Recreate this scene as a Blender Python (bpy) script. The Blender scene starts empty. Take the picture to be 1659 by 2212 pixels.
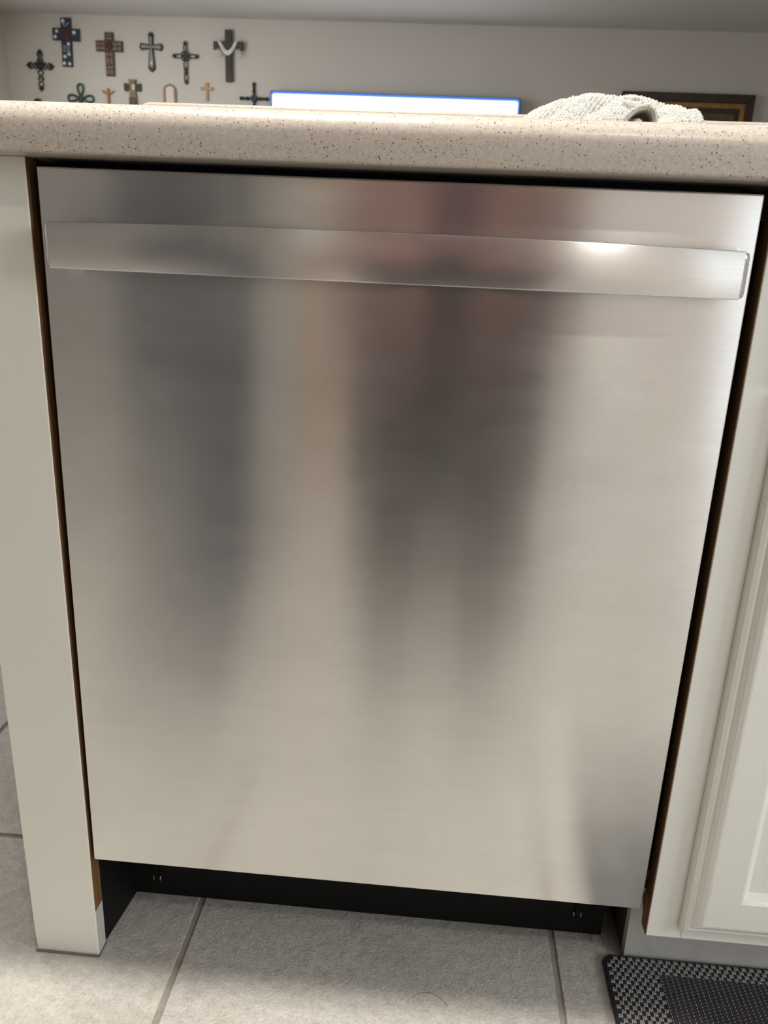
import bpy, bmesh, math, random
import numpy as np
from mathutils import Vector, Matrix
random.seed(7)
rng = np.random.default_rng(7)
SC = bpy.context.scene
COL = SC.collection
PI = math.pi

# ------------------------------------------------------------------ camera
def cam_axes(yaw, pitch, roll):
    f = Vector((math.sin(yaw)*math.cos(pitch), math.cos(yaw)*math.cos(pitch), -math.sin(pitch)))
    r = Vector((math.cos(yaw), -math.sin(yaw), 0)); d = f.cross(r)
    return r*math.cos(roll)+d*math.sin(roll), d*math.cos(roll)-r*math.sin(roll), f
cd = bpy.data.cameras.new('camera'); cam = bpy.data.objects.new('camera', cd); COL.objects.link(cam)
CAM = Vector((0.0525, -0.7214, 0.8026))
r_, d_, f_ = cam_axes(-0.06386, 0.31541, -0.04355)
cam.matrix_world = Matrix(((r_.x, -d_.x, -f_.x, CAM.x), (r_.y, -d_.y, -f_.y, CAM.y), (r_.z, -d_.z, -f_.z, CAM.z), (0, 0, 0, 1)))
cd.sensor_fit = 'VERTICAL'; cd.sensor_height = 24; cd.sensor_width = 18; cd.lens = 24*1764.1/2212
cd.clip_start = 0.01; cd.clip_end = 60
cd.dof.use_dof = True; cd.dof.focus_distance = 0.76; cd.dof.aperture_fstop = 9.0
SC.camera = cam

# ------------------------------------------------------------------ world, view
w = bpy.data.worlds.new('world'); SC.world = w; w.use_nodes = True
w.node_tree.nodes['Background'].inputs[0].default_value = (0.80, 0.88, 1.0, 1)
w.node_tree.nodes['Background'].inputs[1].default_value = 1.0
SC.view_settings.view_transform = 'Standard'; SC.view_settings.look = 'None'
SC.view_settings.exposure = 0.1; SC.view_settings.gamma = 1.0
SC.view_settings.use_curve_mapping = False
SC.cycles.max_bounces = 5; SC.cycles.diffuse_bounces = 3; SC.cycles.glossy_bounces = 3
SC.cycles.caustics_reflective = False; SC.cycles.caustics_refractive = False

# ------------------------------------------------------------------ lights (daylight at the windows)
def area(name, loc, direction, sx, sy, power, color, shape='RECTANGLE'):
    l = bpy.data.lights.new(name, 'AREA'); l.shape = shape; l.size = sx
    if shape == 'RECTANGLE': l.size_y = sy
    l.energy = power; l.color = color
    o = bpy.data.objects.new(name, l); COL.objects.link(o); o.location = loc
    o.rotation_euler = Vector(direction).to_track_quat('-Z', 'Y').to_euler()
    return o
area('window_daylight', (2.84, -1.35, 1.55), (-1, 0, 0), 1.2, 1.0, 26, (0.93, 0.97, 1.0))
area('window_daylight_living', (-3.55, 3.6, 1.4), (1, 0, 0), 1.9, 1.3, 34, (1.0, 0.975, 0.94))

# ------------------------------------------------------------------ node helpers
class NT:
    def __init__(s, name):
        s.m = bpy.data.materials.new(name); s.m.use_nodes = True
        s.t = s.m.node_tree; s.b = s.t.nodes['Principled BSDF']
    def n(s, kind, **kw):
        nd = s.t.nodes.new('ShaderNode'+kind)
        for k, v in kw.items():
            if k in nd.inputs.keys(): nd.inputs[k].default_value = v
            else: setattr(nd, k, v)
        return nd
    def l(s, a, b): s.t.links.new(a, b)
    def coord(s, kind='Object', scale=(1, 1, 1), rand=False):
        c = s.n('TexCoord'); mp = s.n('Mapping'); mp.inputs['Scale'].default_value = scale
        s.l(c.outputs[kind], mp.inputs['Vector'])
        if rand:
            oi = s.n('ObjectInfo'); mul = s.n('Math', operation='MULTIPLY'); mul.inputs[1].default_value = 37.0
            s.l(oi.outputs['Random'], mul.inputs[0]); cb = s.n('CombineXYZ')
            for i in range(3): s.l(mul.outputs[0], cb.inputs[i])
            s.l(cb.outputs[0], mp.inputs['Location'])
        return mp.outputs[0]
    def noise(s, vec, scale, detail=3, rough=.55):
        nd = s.n('TexNoise'); nd.inputs['Scale'].default_value = scale
        nd.inputs['Detail'].default_value = detail; nd.inputs['Roughness'].default_value = rough
        s.l(vec, nd.inputs['Vector']); return nd.outputs['Fac']
    def ramp(s, fac, stops):
        r = s.n('ValToRGB'); e = r.color_ramp.elements
        while len(e) < len(stops): e.new(0.5)
        for i, (p, c) in enumerate(stops):
            e[i].position = p; e[i].color = (c, c, c, 1) if isinstance(c, (int, float)) else (*c, 1)
        s.l(fac, r.inputs[0]); return r.outputs[0]
    def mix(s, fac, a, b, mode='MIX'):
        m = s.n('Mix', data_type='RGBA', blend_type=mode)
        for inp, v in ((m.inputs[0], fac), (m.inputs[6], a), (m.inputs[7], b)):
            if isinstance(v, (int, float)): inp.default_value = v
            elif isinstance(v, tuple): inp.default_value = (*v, 1)
            else: s.l(v, inp)
        return m.outputs[2]
    def bump(s, h, strength, dist=0.001):
        b = s.n('Bump'); b.inputs['Strength'].default_value = strength; b.inputs['Distance'].default_value = dist
        s.l(h, b.inputs['Height']); s.l(b.outputs[0], s.b.inputs['Normal'])
    def set(s, **kw):
        for k, v in kw.items():
            i = s.b.inputs[k.replace('_', ' ')]
            if hasattr(v, 'is_linked') or hasattr(v, 'links'): s.l(v, i)
            elif isinstance(v, tuple) and len(v) == 3: i.default_value = (*v, 1)
            else: i.default_value = v
def lin(r, g, b):
    f = lambda c: (c/255/12.92) if c/255 <= .04045 else ((c/255+.055)/1.055)**2.4
    return (f(r), f(g), f(b))
def plain(name, rgb, rough=.5, metal=0.0, var=.06, vs=30.0, bump=0.0, bs=200.0, **kw):
    t = NT(name); c = t.coord()
    n = t.noise(c, vs, 3)
    k = tuple(max(0, x*(1-var)) for x in rgb); h = tuple(min(1, x*(1+var)) for x in rgb)
    t.set(Base_Color=t.ramp(n, [(.3, k), (.7, h)]), Roughness=rough, Metallic=metal, **kw)
    if bump: t.bump(t.noise(c, bs, 3), bump, .001)
    return t.m

# ------------------------------------------------------------------ materials
M = {}
M['wall'] = plain('painted wall', (.59, .56, .515), .85, var=.015, vs=3, bump=.12, bs=120)
M['ceiling'] = plain('ceiling paint', (.60, .59, .57), .9, var=.015, vs=3, bump=.15, bs=90)
M['cab'] = plain('white cabinet paint', lin(236, 235, 227), .38, var=.015, vs=8, bump=.05, bs=160)
M['post'] = plain('white post paint', lin(233, 231, 221), .45, var=.015, vs=8, bump=.06, bs=140)
M['primer'] = plain('chalky primer', lin(196, 194, 188), .8, var=.06, vs=60, bump=.2, bs=200)
M['caulk'] = plain('grey caulk', lin(120, 115, 105), .8, var=.15, vs=80)
M['black'] = plain('black plastic', (.004, .004, .005), .6, var=.1, Specular_IOR_Level=.2)
M['blackmetal'] = plain('black painted steel', (.005, .005, .005), .55, var=.1, Specular_IOR_Level=.2)
M['dark'] = plain('dark trim', (.022, .022, .025), .45, var=.1)
M['chrome'] = plain('polished chrome', (.85, .85, .86), .06, 1.0, var=.01)
M['screw'] = plain('zinc screw', (.5, .5, .5), .3, 1.0, var=.1)
M['crossblack'] = plain('black wrought iron', (.014, .013, .012), .5, var=.3, vs=60)
M['silver'] = plain('pewter', (.20, .19, .17), .45, .6, var=.2, vs=60)
M['crossblue'] = plain('painted navy', (.012, .027, .048), .5, var=.4, vs=40)
M['starwhite'] = plain('white star paint', (.8, .8, .78), .6)
M['letter'] = plain('pale blue lettering paint', (.30, .35, .40), .6)
M['crossred'] = plain('painted maroon', (.055, .016, .015), .6, var=.4, vs=60)
M['crossbrown'] = plain('rusty brown iron', (.085, .046, .036), .55, var=.35, vs=50)
M['crossbrown2'] = plain('tooled brown inset', (.24, .165, .125), .6, var=.3, vs=60)
M['greenmetal'] = plain('verdigris metal', (.035, .075, .06), .5, .2, var=.4, vs=60)
M['tanwood'] = plain('honey wood', (.40, .20, .075), .55, var=.2, vs=50)
M['tanwood2'] = plain('pale honey wood', (.50, .30, .15), .55, var=.2, vs=50)
M['walnut'] = plain('weathered dark wood', (.055, .046, .042), .7, var=.3, vs=40, bump=.4, bs=120)
M['linen'] = plain('white linen', (.72, .71, .70), .85, var=.04)
M['rosy'] = plain('rosy brown resin', (.36, .23, .16), .6, var=.15, vs=60)
M['pearl'] = plain('pearly white resin', (.66, .60, .54), .5, var=.1, vs=60)
M['stonec'] = plain('mottled stone', (.22, .17, .10), .7, var=.6, vs=45)
M['stoned'] = plain('dark mottled stone', (.05, .045, .03), .7, var=.5, vs=45)
M['bezel'] = plain('television bezel', (.02, .03, .05), .3)
M['mirrorgold'] = plain('aged gold leaf', (.30, .16, .045), .45, .35, var=.3, vs=20)
M['framewood'] = plain('dark mahogany', (.035, .016, .009), .4, var=.4, vs=12)
M['canvas'] = plain('brown canvas', (.12, .075, .05), .8, var=.4, vs=8)
M['carpet'] = plain('beige carpet', (.36, .32, .27), .95, var=.1, vs=200, bump=.5, bs=600)
M['rug'] = plain('charcoal rug', (.075, .073, .082), .9, var=.2, vs=80)
M['fridge'] = plain('slate fridge', (.042, .043, .055), .6, 0, var=.05)
M['oak'] = plain('oak wood', (.34, .20, .12), .5, var=.12, vs=10)
M['glassdark'] = plain('black glass', (.01, .01, .012), .1)
M['mauve'] = plain('mauve cotton', (.118, .062, .070), .9, var=.08)
M['leggings'] = plain('charcoal leggings', (.018, .017, .018), .9, var=.1)
M['skin'] = plain('skin', (.52, .32, .23), .5, var=.05)
M['hair'] = plain('brown hair', (.05, .03, .02), .6, var=.2)
M['lip'] = plain('lip', (.42, .16, .14), .5)
M['eyewhite'] = plain('eye', (.8, .8, .78), .3)
M['shoe'] = plain('dark shoe', (.03, .03, .035), .6)

def emis(name, rgb, s):
    t = NT(name); t.set(Base_Color=(0.02, 0.02, 0.02), Emission_Color=rgb, Emission_Strength=s); t.m.cycles.emission_sampling = 'NONE'; return t.m
M['screen'] = emis('bright tv screen', (.93, .97, 1.0), 1.6)
M['bluelit'] = emis('blue lit edge', (.06, .24, .85), 1.0)
M['lamp'] = emis('lamp diffuser', (1.0, .93, .80), 9.0)
t_ = NT('overcast patio daylight'); t_.set(Base_Color=(.02, .02, .02), Emission_Color=(.93, .97, 1.0), Emission_Strength=1.4); M['patio'] = t_.m
def curtain_mat():
    t = NT('sheer curtain'); tr = t.n('BsdfTranslucent'); tr.inputs[0].default_value = (.80, .72, .66, 1)
    df = t.n('BsdfDiffuse'); df.inputs[0].default_value = (.80, .73, .68, 1); mx = t.n('MixShader'); mx.inputs[0].default_value = .6
    t.l(df.outputs[0], mx.inputs[1]); t.l(tr.outputs[0], mx.inputs[2]); t.l(mx.outputs[0], t.t.nodes['Material Output'].inputs[0]); return t.m
M['curtain'] = curtain_mat()
M['putty'] = plain('putty grey paint', (.40, .38, .36), .6, var=.03)
M['taupe'] = plain('taupe cabinet paint', (.25, .235, .225), .6, var=.03)
M['daylight'] = emis('daylit pane', (.92, .96, 1.0), 4.2)

def raw_wood(name, a, b):
    t = NT(name); c = t.coord(scale=(1, 1, .06))
    n = t.noise(c, 90, 5, .65); t.set(Base_Color=t.ramp(n, [(.3, a), (.7, b)]), Roughness=.7)
    t.bump(n, .3, .0006); return t.m
M['raw'] = raw_wood('raw wood edge', lin(76, 50, 26), lin(132, 95, 54))
M['rawdark'] = raw_wood('dark plywood', lin(60, 42, 26), lin(92, 66, 40))

def steel(name, rx, aniso, base, smudge):
    t = NT(name)
    c = t.coord(scale=(2.0, 1, 110.0))            # horizontal brushing
    fine = t.noise(c, 6.0, 2, .5)
    c2 = t.coord(scale=(1.4, 1, 2.2)); cl = t.noise(c2, 4.5, 6, .62)
    c3 = t.coord(scale=(1.0, 1, 5.0)); st = t.noise(c3, 9.0, 5, .6)
    lo = tuple(x*.95 for x in base); hi = tuple(min(1, x*1.03) for x in base)
    col = t.mix(.5, t.ramp(fine, [(.3, lo), (.7, hi)]), t.ramp(cl, [(.38, tuple(x*.87 for x in base)), (.60, hi)]))
    t.set(Base_Color=col, Metallic=1.0)
    mr = t.n('MapRange'); mr.inputs[1].default_value = .38; mr.inputs[2].default_value = .66
    mr.inputs[3].default_value = rx; mr.inputs[4].default_value = rx+smudge
    sm = t.mix(.5, cl, st); t.l(sm, mr.inputs[0]); t.set(Roughness=mr.outputs[0])
    t.b.inputs['Anisotropic'].default_value = aniso
    tg = t.n('Tangent', direction_type='UV_MAP'); tg.uv_map = 'UVMap'
    t.l(tg.outputs[0], t.b.inputs['Tangent'])
    return t.m
M['steel'] = steel('brushed stainless steel', .205, 1.0, (.785, .782, .765), .03)
M['steelh'] = steel('brushed stainless handle', .22, 1.0, (.79, .78, .76), .03)

def counter_mat():
    t = NT('speckled solid surface'); c = t.coord()
    base = t.ramp(t.noise(c, 260, 3, .7), [(.32, lin(183, 172, 160)), (.68, lin(202, 192, 180))])
    def specks(scale, thr, seed, prob):
        mp = t.n('Mapping'); mp.inputs['Location'].default_value = (seed, seed*1.7, seed*.3); t.l(c, mp.inputs[0])
        v = t.n('TexVoronoi'); v.inputs['Scale'].default_value = scale; t.l(mp.outputs[0], v.inputs['Vector'])
        sz = t.ramp(v.outputs['Distance'], [(thr*.6, 1.0), (thr, 0.0)])
        sep = t.n('SeparateColor'); t.l(v.outputs['Color'], sep.inputs[0])
        pr = t.n('Math', operation='LESS_THAN'); pr.inputs[1].default_value = prob; t.l(sep.outputs[0], pr.inputs[0])
        m = t.n('Math', operation='MULTIPLY'); t.l(sz, m.inputs[0]); t.l(pr.outputs[0], m.inputs[1]); return m.outputs[0]
    c1 = t.mix(specks(620, .34, 1.1, .20), base, lin(208, 199, 186))
    c2 = t.mix(specks(520, .34, 2.3, .26), c1, lin(148, 131, 114))
    c3 = t.mix(specks(400, .30, 5.7, .15), c2, lin(104, 86, 72))
    c4 = t.mix(specks(300, .22, 8.2, .12), c3, lin(76, 60, 50))
    t.set(Base_Color=c4, Roughness=.28); t.b.inputs['Specular IOR Level'].default_value = .5
    return t.m
M['counter'] = counter_mat()

def tile_mat():
    t = NT('cream stone tile'); c = t.coord(rand=True)
    a = t.noise(c, 6, 4, .6); b = t.noise(c, 70, 5, .75); g = t.noise(c, 330, 2, .6)
    col = t.ramp(a, [(.28, lin(183, 175, 165)), (.5, lin(201, 196, 186)), (.72, lin(208, 203, 191))])
    col = t.mix(.38, col, t.ramp(b, [(.32, lin(150, 140, 128)), (.5, lin(201, 196, 186)), (.62, lin(226, 223, 213))]))
    col = t.mix(.22, col, t.ramp(g, [(.35, lin(158, 150, 140)), (.65, lin(226, 223, 218))]))
    rust = t.ramp(t.noise(c, 11, 3, .6), [(.60, 0.0), (.76, .28)])
    col = t.mix(rust, col, lin(196, 172, 150))
    t.set(Base_Color=col, Roughness=.5)
    h = t.n('Mix', data_type='FLOAT'); h.inputs[0].default_value = .3; t.l(b, h.inputs[2]); t.l(g, h.inputs[3])
    t.bump(h.outputs[0], .75, .004)
    return t.m
M['tile'] = tile_mat()
M['grout'] = plain('grout', lin(158, 150, 138), .9, var=.12, vs=60, bump=.3, bs=300)

def towel_mat():
    t = NT('terry cotton'); c = t.coord()
    t.set(Base_Color=t.ramp(t.noise(c, 700, 3, .6), [(.25, lin(158, 156, 148)), (.6, lin(202, 201, 194))]), Roughness=.95)
    t.b.inputs['Sheen Weight'].default_value = .25
    t.bump(t.noise(c, 1800, 2), .5, .0004)
    return t.m
M['towel'] = towel_mat()
M['mat'] = plain('black woven vinyl', (.017, .016, .018), .6, var=.25, vs=300, bump=.3, bs=900)
M['matin'] = plain('dark striped vinyl', (.030, .027, .032), .5, var=.25, vs=200)
M['thread'] = plain('pale grey thread', lin(172, 170, 168), .55, var=.1, vs=400)
M['thread2'] = plain('grey thread', lin(150, 146, 150), .55, var=.15, vs=400)
M['thread3'] = plain('dark grey thread', lin(66, 62, 70), .55, var=.15, vs=400)

# ------------------------------------------------------------------ mesh helpers
def link(name, bm, mat, parent=None, smooth=False, loc=(0, 0, 0)):
    me = bpy.data.meshes.new(name); bm.normal_update(); bm.to_mesh(me); bm.free()
    for m in (mat if isinstance(mat, (list, tuple)) else [mat]): me.materials.append(M[m] if isinstance(m, str) else m)
    if smooth:
        for p in me.polygons: p.use_smooth = True
    o = bpy.data.objects.new(name, me); COL.objects.link(o); o.location = loc
    if parent: o.parent = parent
    return o
def tag(o, label, cat, group=None):
    o['label'] = label; o['category'] = cat
    if group: o['group'] = group
    return o
def thing(name, label, cat, loc=(0, 0, 0), group=None):
    o = bpy.data.objects.new(name, None); COL.objects.link(o); o.location = loc
    o.empty_display_size = .05
    return tag(o, label, cat, group)
def add_box(bm, x0, x1, y0, y1, z0, z1, bev=0.0, seg=2):
    r = bmesh.ops.create_cube(bm, size=1)
    vs = r['verts']
    for v in vs:
        v.co = Vector(((x0+x1)/2+v.co.x*(x1-x0), (y0+y1)/2+v.co.y*(y1-y0), (z0+z1)/2+v.co.z*(z1-z0)))
    if bev:
        es = list({e for v in vs for e in v.link_edges})
        bmesh.ops.bevel(bm, geom=es, offset=bev, segments=seg, affect='EDGES', profile=.5)
def box(name, mat, x0, x1, y0, y1, z0, z1, parent=None, bev=0.0, seg=2):
    bm = bmesh.new(); add_box(bm, x0, x1, y0, y1, z0, z1, bev, seg)
    return link(name, bm, mat, parent)
def struct(o): o['kind'] = 'structure'; return o
def add_prism(bm, pts, axis, a, b, bev=0.0):
    """polygon pts (2d) extruded along axis from a to b. axis 1: pts=(x,z); axis 0: pts=(y,z); axis 2: pts=(x,y)"""
    def P(p, t): return {0: (t, p[0], p[1]), 1: (p[0], t, p[1]), 2: (p[0], p[1], t)}[axis]
    A = [bm.verts.new(P(p, a)) for p in pts]; B = [bm.verts.new(P(p, b)) for p in pts]
    n = len(pts); fs = [bm.faces.new(A), bm.faces.new(B[::-1])]
    for i in range(n): fs.append(bm.faces.new((A[i], B[i], B[(i+1) % n], A[(i+1) % n])))
    bmesh.ops.recalc_face_normals(bm, faces=fs)
    if bev:
        es = list({e for f in fs[:2] for e in f.edges})
        bmesh.ops.bevel(bm, geom=es, offset=bev, segments=2, affect='EDGES', profile=.5)
def prism(name, mat, pts, axis, a, b, parent=None, bev=0.0, smooth=False):
    bm = bmesh.new(); add_prism(bm, pts, axis, a, b, bev); return link(name, bm, mat, parent, smooth)
def add_tube(bm, pts, rad, seg=8, closed=False, flat=1.0):
    pts = [Vector(p) for p in pts]; n = len(pts); rings = []
    for i, p in enumerate(pts):
        a = pts[(i-1) % n] if (closed or i > 0) else p; b = pts[(i+1) % n] if (closed or i < n-1) else p
        t = (b-a).normalized(); up = Vector((0, 1, 0)) if abs(t.y) < .9 else Vector((1, 0, 0))
        s = t.cross(up).normalized(); u = s.cross(t)
        r = rad[i] if isinstance(rad, (list, tuple)) else rad
        rings.append([bm.verts.new(p+s*r*math.cos(2*PI*k/seg)+u*r*flat*math.sin(2*PI*k/seg)) for k in range(seg)])
    for i in range(n if closed else n-1):
        A, B = rings[i], rings[(i+1) % n]
        for k in range(seg): bm.faces.new((A[k], A[(k+1) % seg], B[(k+1) % seg], B[k]))
    if not closed: bm.faces.new(rings[0][::-1]); bm.faces.new(rings[-1])
    bmesh.ops.recalc_face_normals(bm, faces=bm.faces[:])
def add_ball(bm, c, r, sx=1, sy=1, sz=1, u=12, v=8):
    bmesh.ops.create_uvsphere(bm, u_segments=u, v_segments=v, radius=r,
        matrix=Matrix.Translation(c) @ Matrix.Diagonal((sx, sy, sz, 1)))
def add_cyl(bm, c, r, h, axis='Z', seg=24):
    m = Matrix.Translation(c)
    if axis == 'Y': m = m @ Matrix.Rotation(PI/2, 4, 'X')
    if axis == 'X': m = m @ Matrix.Rotation(PI/2, 4, 'Y')
    bmesh.ops.create_cone(bm, cap_ends=True, segments=seg, radius1=r, radius2=r, depth=h, matrix=m)
def copy_tree(o, parent=None):
    c = o.copy(); COL.objects.link(c); c.parent = parent
    for ch in o.children: copy_tree(ch, c)
    return c

# ================================================================== the setting
XL, XR, YB, YF, ZC = -3.615, 2.90, 6.44, -2.45, 2.44
KY = 1.09      # where kitchen tile meets living room carpet
fl = struct(box('floor', 'grout', XL-.1, XR+.1, YF-.1, KY, -.08, -.0018))
# tiles
PX, PY, OX, OY = .4405, .4405, -.2105, .180
def tile_mesh(k):
    bm = bmesh.new(); s = (PX-.0075)/2
    add_box(bm, -s, s, -s, s, -.008, 0.0)
    top = [e for e in bm.edges if all(abs(v.co.z) < 1e-6 for v in e.verts)]
    bmesh.ops.bevel(bm, geom=top, offset=.0010, segments=2, affect='EDGES', profile=.5)
    me = bpy.data.meshes.new('tile'); bm.to_mesh(me); bm.free(); me.materials.append(M['tile']); return me
tm = tile_mesh(0)
for i in range(-8, 7):
    for j in range(-6, 3):
        x = OX+(i+.5)*PX; y = OY+(j-.5)*PY
        if x-PX/2 < XL-.05 or x+PX/2 > XR+.05 or y+PY/2 > KY+.02 or y-PY/2 < YF-.05: continue
        t = bpy.data.objects.new('tile', tm); COL.objects.link(t); t.parent = fl
        t.location = (x, y, random.uniform(-.0003, 0.0))
struct(box('carpet', 'carpet', XL-.1, XR+.1, KY, YB+.1, -.08, 0.004))
struct(box('wall_back', 'wall', XL-.1, XR+.1, YB, YB+.1, 0, ZC))
struct(box('ceiling', 'ceiling', XL-.1, XR+.1, YF-.1, YB+.1, ZC, ZC+.1))
bm = bmesh.new(); add_box(bm, XL-.1, .50, YF-.1, YF, 0, ZC); add_box(bm, 2.30, XR+.1, YF-.1, YF, 0, ZC); add_box(bm, .50, 2.30, YF-.1, YF, 2.06, ZC)
struct(link('wall_front', bm, 'wall'))
pd = struct(box('door_1', 'cab', .50, 2.30, YF-.09, YF-.02, 0, .03))
for a in (.50, 1.375, 2.25): box('door_frame', 'cab', a, a+.05, YF-.09, YF-.02, .03, 2.06, pd)
box('door_frame', 'cab', .55, 2.25, YF-.09, YF-.02, 2.01, 2.06, pd)
for a in (.55, 1.425): box('pane', 'patio', a, a+.825, YF-.06, YF-.055, .03, 2.01, pd)
def wall_with_window(name, x0, x1, wy0, wy1, wz0, wz1, inner):
    bm = bmesh.new()
    add_box(bm, x0, x1, YF, wy0, 0, ZC); add_box(bm, x0, x1, wy1, YB, 0, ZC)
    add_box(bm, x0, x1, wy0, wy1, 0, wz0); add_box(bm, x0, x1, wy0, wy1, wz1, ZC)
    struct(link(name, bm, 'wall'))
wall_with_window('wall_right', XR, XR+.12, -2.0, -.7, 1.02, 2.08, -1)
wall_with_window('wall_left', XL-.12, XL, 2.6, 4.6, .7, 2.1, 1)
def window(name, x, wy0, wy1, wz0, wz1, sgn, nm):
    wn = struct(box(name, 'daylight', x+sgn*.06, x+sgn*.066, wy0+.03, wy1-.03, wz0+.03, wz1-.03))
    bm = bmesh.new()
    for a in ((wy0, wy0+.05, wz0, wz1), (wy1-.05, wy1, wz0, wz1), (wy0, wy1, wz0, wz0+.05), (wy0, wy1, wz1-.05, wz1)):
        add_box(bm, min(x+sgn*.03, x+sgn*.1), max(x+sgn*.03, x+sgn*.1), *a)
    link('window_frame', bm, 'cab', wn)
    ym = (wy0+wy1)/2
    box('glazing_bar', 'cab', min(x+sgn*.03, x+sgn*.08), max(x+sgn*.03, x+sgn*.08), ym-.02, ym+.02, wz0+.05, wz1-.05, wn)
    box('window_sill', 'cab', min(x-sgn*.05, x+sgn*.05), max(x-sgn*.05, x+sgn*.05), wy0-.05, wy1+.05, wz0-.03, wz0, wn, .004)
window('window_1', XR, -2.0, -.7, 1.02, 2.08, 1, 1)
window('window_2', XL, 2.6, 4.6, .7, 2.1, -1, 2)
struct(box('baseboard_back', 'cab', XL, XR, YB-.015, YB, .004, .12, None, .003))

# ================================================================== countertop and backsplash
def counter_profile():
    z0, z1, yf = .8615, .9005, -.038
    pts = [(.60, z0), (.60, z1)]
    R = .017
    for k in range(0, 11):
        a = PI/2+PI/2*k/10; pts.append((yf+R+R*math.cos(a), z1-R+R*math.sin(a)))
    r = .0035
    for k in range(0, 6):
        a = PI+PI/2*k/5; pts.append((yf+r+r*math.cos(a), z0+r+r*math.sin(a)))
    return pts
ct = prism('countertop', 'counter', counter_profile(), 0, -.62, XR-.002)
for p in ct.data.polygons: p.use_smooth = len(p.vertices) == 4 and abs(p.normal.x) < .5
ct.data.set_sharp_from_angle(angle=math.radians(35))
tag(ct, 'beige speckled solid countertop with rounded front edge above the dishwasher', 'countertop')
def ledge_pts():
    x0, z1, r = -.424, .9895, .022
    pts = [(XR-.002, .9005), (XR-.002, z1)]
    for k in range(0, 9):
        a = PI/2+PI/2*k/8; pts.append((x0+r+r*math.cos(a), z1-r+r*math.sin(a)))
    pts.append((x0, .9005)); return pts
lg = prism('backsplash', 'counter', ledge_pts(), 1, .58, .60, None, .003)
tag(lg, 'low speckled beige backsplash strip with rounded corner behind the countertop', 'backsplash')
# half wall closing the back of the peninsula
struct(box('wall_peninsula', 'wall', -.386, XR, .60, .70, .004, .8605))

# ================================================================== end post on the left
post = thing('end_post', 'white painted cabinet end post left of the dishwasher', 'cabinet post', (-.345, .01, 0))
def local(o, p): o.parent = p; o.matrix_parent_inverse = Matrix.Translation(p.location).inverted(); return o
bm = bmesh.new()
add_prism(bm, [(-.3782, .0), (-.3046, .0), (-.3102, .8615), (-.3905, .8615), (-.3800, .045), (-.3797, .022)], 1, 0.0, .019, .0012)
local(link('post_face', bm, 'post'), post)
bm = bmesh.new()
add_prism(bm, [(-.3052, .064), (-.3042, .064), (-.3096, .8612), (-.3108, .8612)], 1, 0.0009, .0188)
local(link('raw_edge', bm, 'raw'), post)
bm = bmesh.new()
add_prism(bm, [(-.3052, .002), (-.3040, .002), (-.3043, .0638), (-.3052, .0638)], 1, 0.0009, .0188)
local(link('primed_edge', bm, 'primer'), post)
local(box('side_panel', 'post', -.3902, -.376, .019, .598, 0, .8612), post)
bm = bmesh.new()
add_prism(bm, [(-.3790, -.0028), (-.3030, -.0030), (-.3022, .019), (-.3045, .019), (-.3045, -.0005), (-.3785, -.0005)], 2, 0.0, .0016)
local(link('caulk', bm, 'caulk'), post)

# ================================================================== dishwasher
dw = thing('dishwasher', 'built-in stainless steel dishwasher with a wide bar handle', 'dishwasher', (0, .1, 0))
def uvx(o):
    """uv u runs up the door, across the horizontal brushing"""
    me = o.data; uv = me.uv_layers.new(name='UVMap')
    for l in me.loops:
        co = me.vertices[l.vertex_index].co; uv.data[l.index].uv = (co.z+co.y*.5, -co.x)
    return o
DX, DZ0, DZ1 = .301, .1375, .8540
bm = bmesh.new(); add_box(bm, -DX, DX, 0.0, .022, DZ0, DZ1, .0016, 3)
door = uvx(local(link('door', bm, 'steel'), dw))
ch = box('inner_door', 'black', -.2955, .2955, .022, .05, DZ0+.006, DZ1-.004); ch.parent = dw; ch.matrix_parent_inverse = Matrix.Translation(dw.location).inverted()
local(box('control_strip', 'dark', -.2990, .2990, .0235, .034, .8500, .8565, None, .001), dw)
local(box('tub', 'black', -.2965, .2965, .05, .575, .118, .8585), dw)
local(box('tub_top_rail', 'black', -.3000, .3000, .036, .05, .8505, .8612), dw)
local(box('base_frame', 'blackmetal', -.297, .2915, .115, .57, .001, .118), dw)
kick = local(box('kick_plate', 'blackmetal', -.2975, .2918, .0995, .1145, .0015, .135), dw)
bm = bmesh.new(); add_prism(bm, [(-.3062, .0205), (-.3045, .0205), (-.2960, .0995), (-.2978, .0995)], 2, .0015, .1365)
local(link('base_side_plate', bm, 'blackmetal'), dw)
for sx, z in ((-.268, .0235), (.2595, .027)):
    bm = bmesh.new(); add_box(bm, sx-.0028, sx+.0028, .0955, .0995, z, .12, .0008)
    s = link('kick_slot', bm, 'black', kick)
    for e in (-1, 1):
        bm = bmesh.new(); add_ball(bm, (sx+e*.0042, .0985, z+.0035), .0024, .55, .8, 1.6)
        s = link('screw', bm, 'screw', kick, True)
# handle: a broad bar slightly deeper in the middle, turned chrome ends
bm = bmesh.new(); HX0, HX1 = -.2812, .2838; N = 40; rows = []
for i in range(N+1):
    s = i/N; x = HX0+(HX1-HX0)*s; b = 4*s*(1-s)
    zt = .8098+.0030*b; zb = .7728; yf = -.0300-.0035*b
    prof = []
    R = .0012
    prof = [(yf+.012, zb), (yf+R, zb), (yf+R*.3, zb+R*.3), (yf, zb+R), (yf-.0004, (zb+zt)/2), (yf, zt-R), (yf+R*.3, zt-R*.3), (yf+R, zt), (yf+.012, zt)]
    rows.append([bm.verts.new((x, y, z)) for y, z in prof])
for i in range(N):
    n = len(rows[i])
    for k in range(n): bm.faces.new((rows[i][k], rows[i+1][k], rows[i+1][(k+1) % n], rows[i][(k+1) % n]))
bm.faces.new(rows[0]); bm.faces.new(rows[-1][::-1])
bmesh.ops.recalc_face_normals(bm, faces=bm.faces[:])
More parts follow.
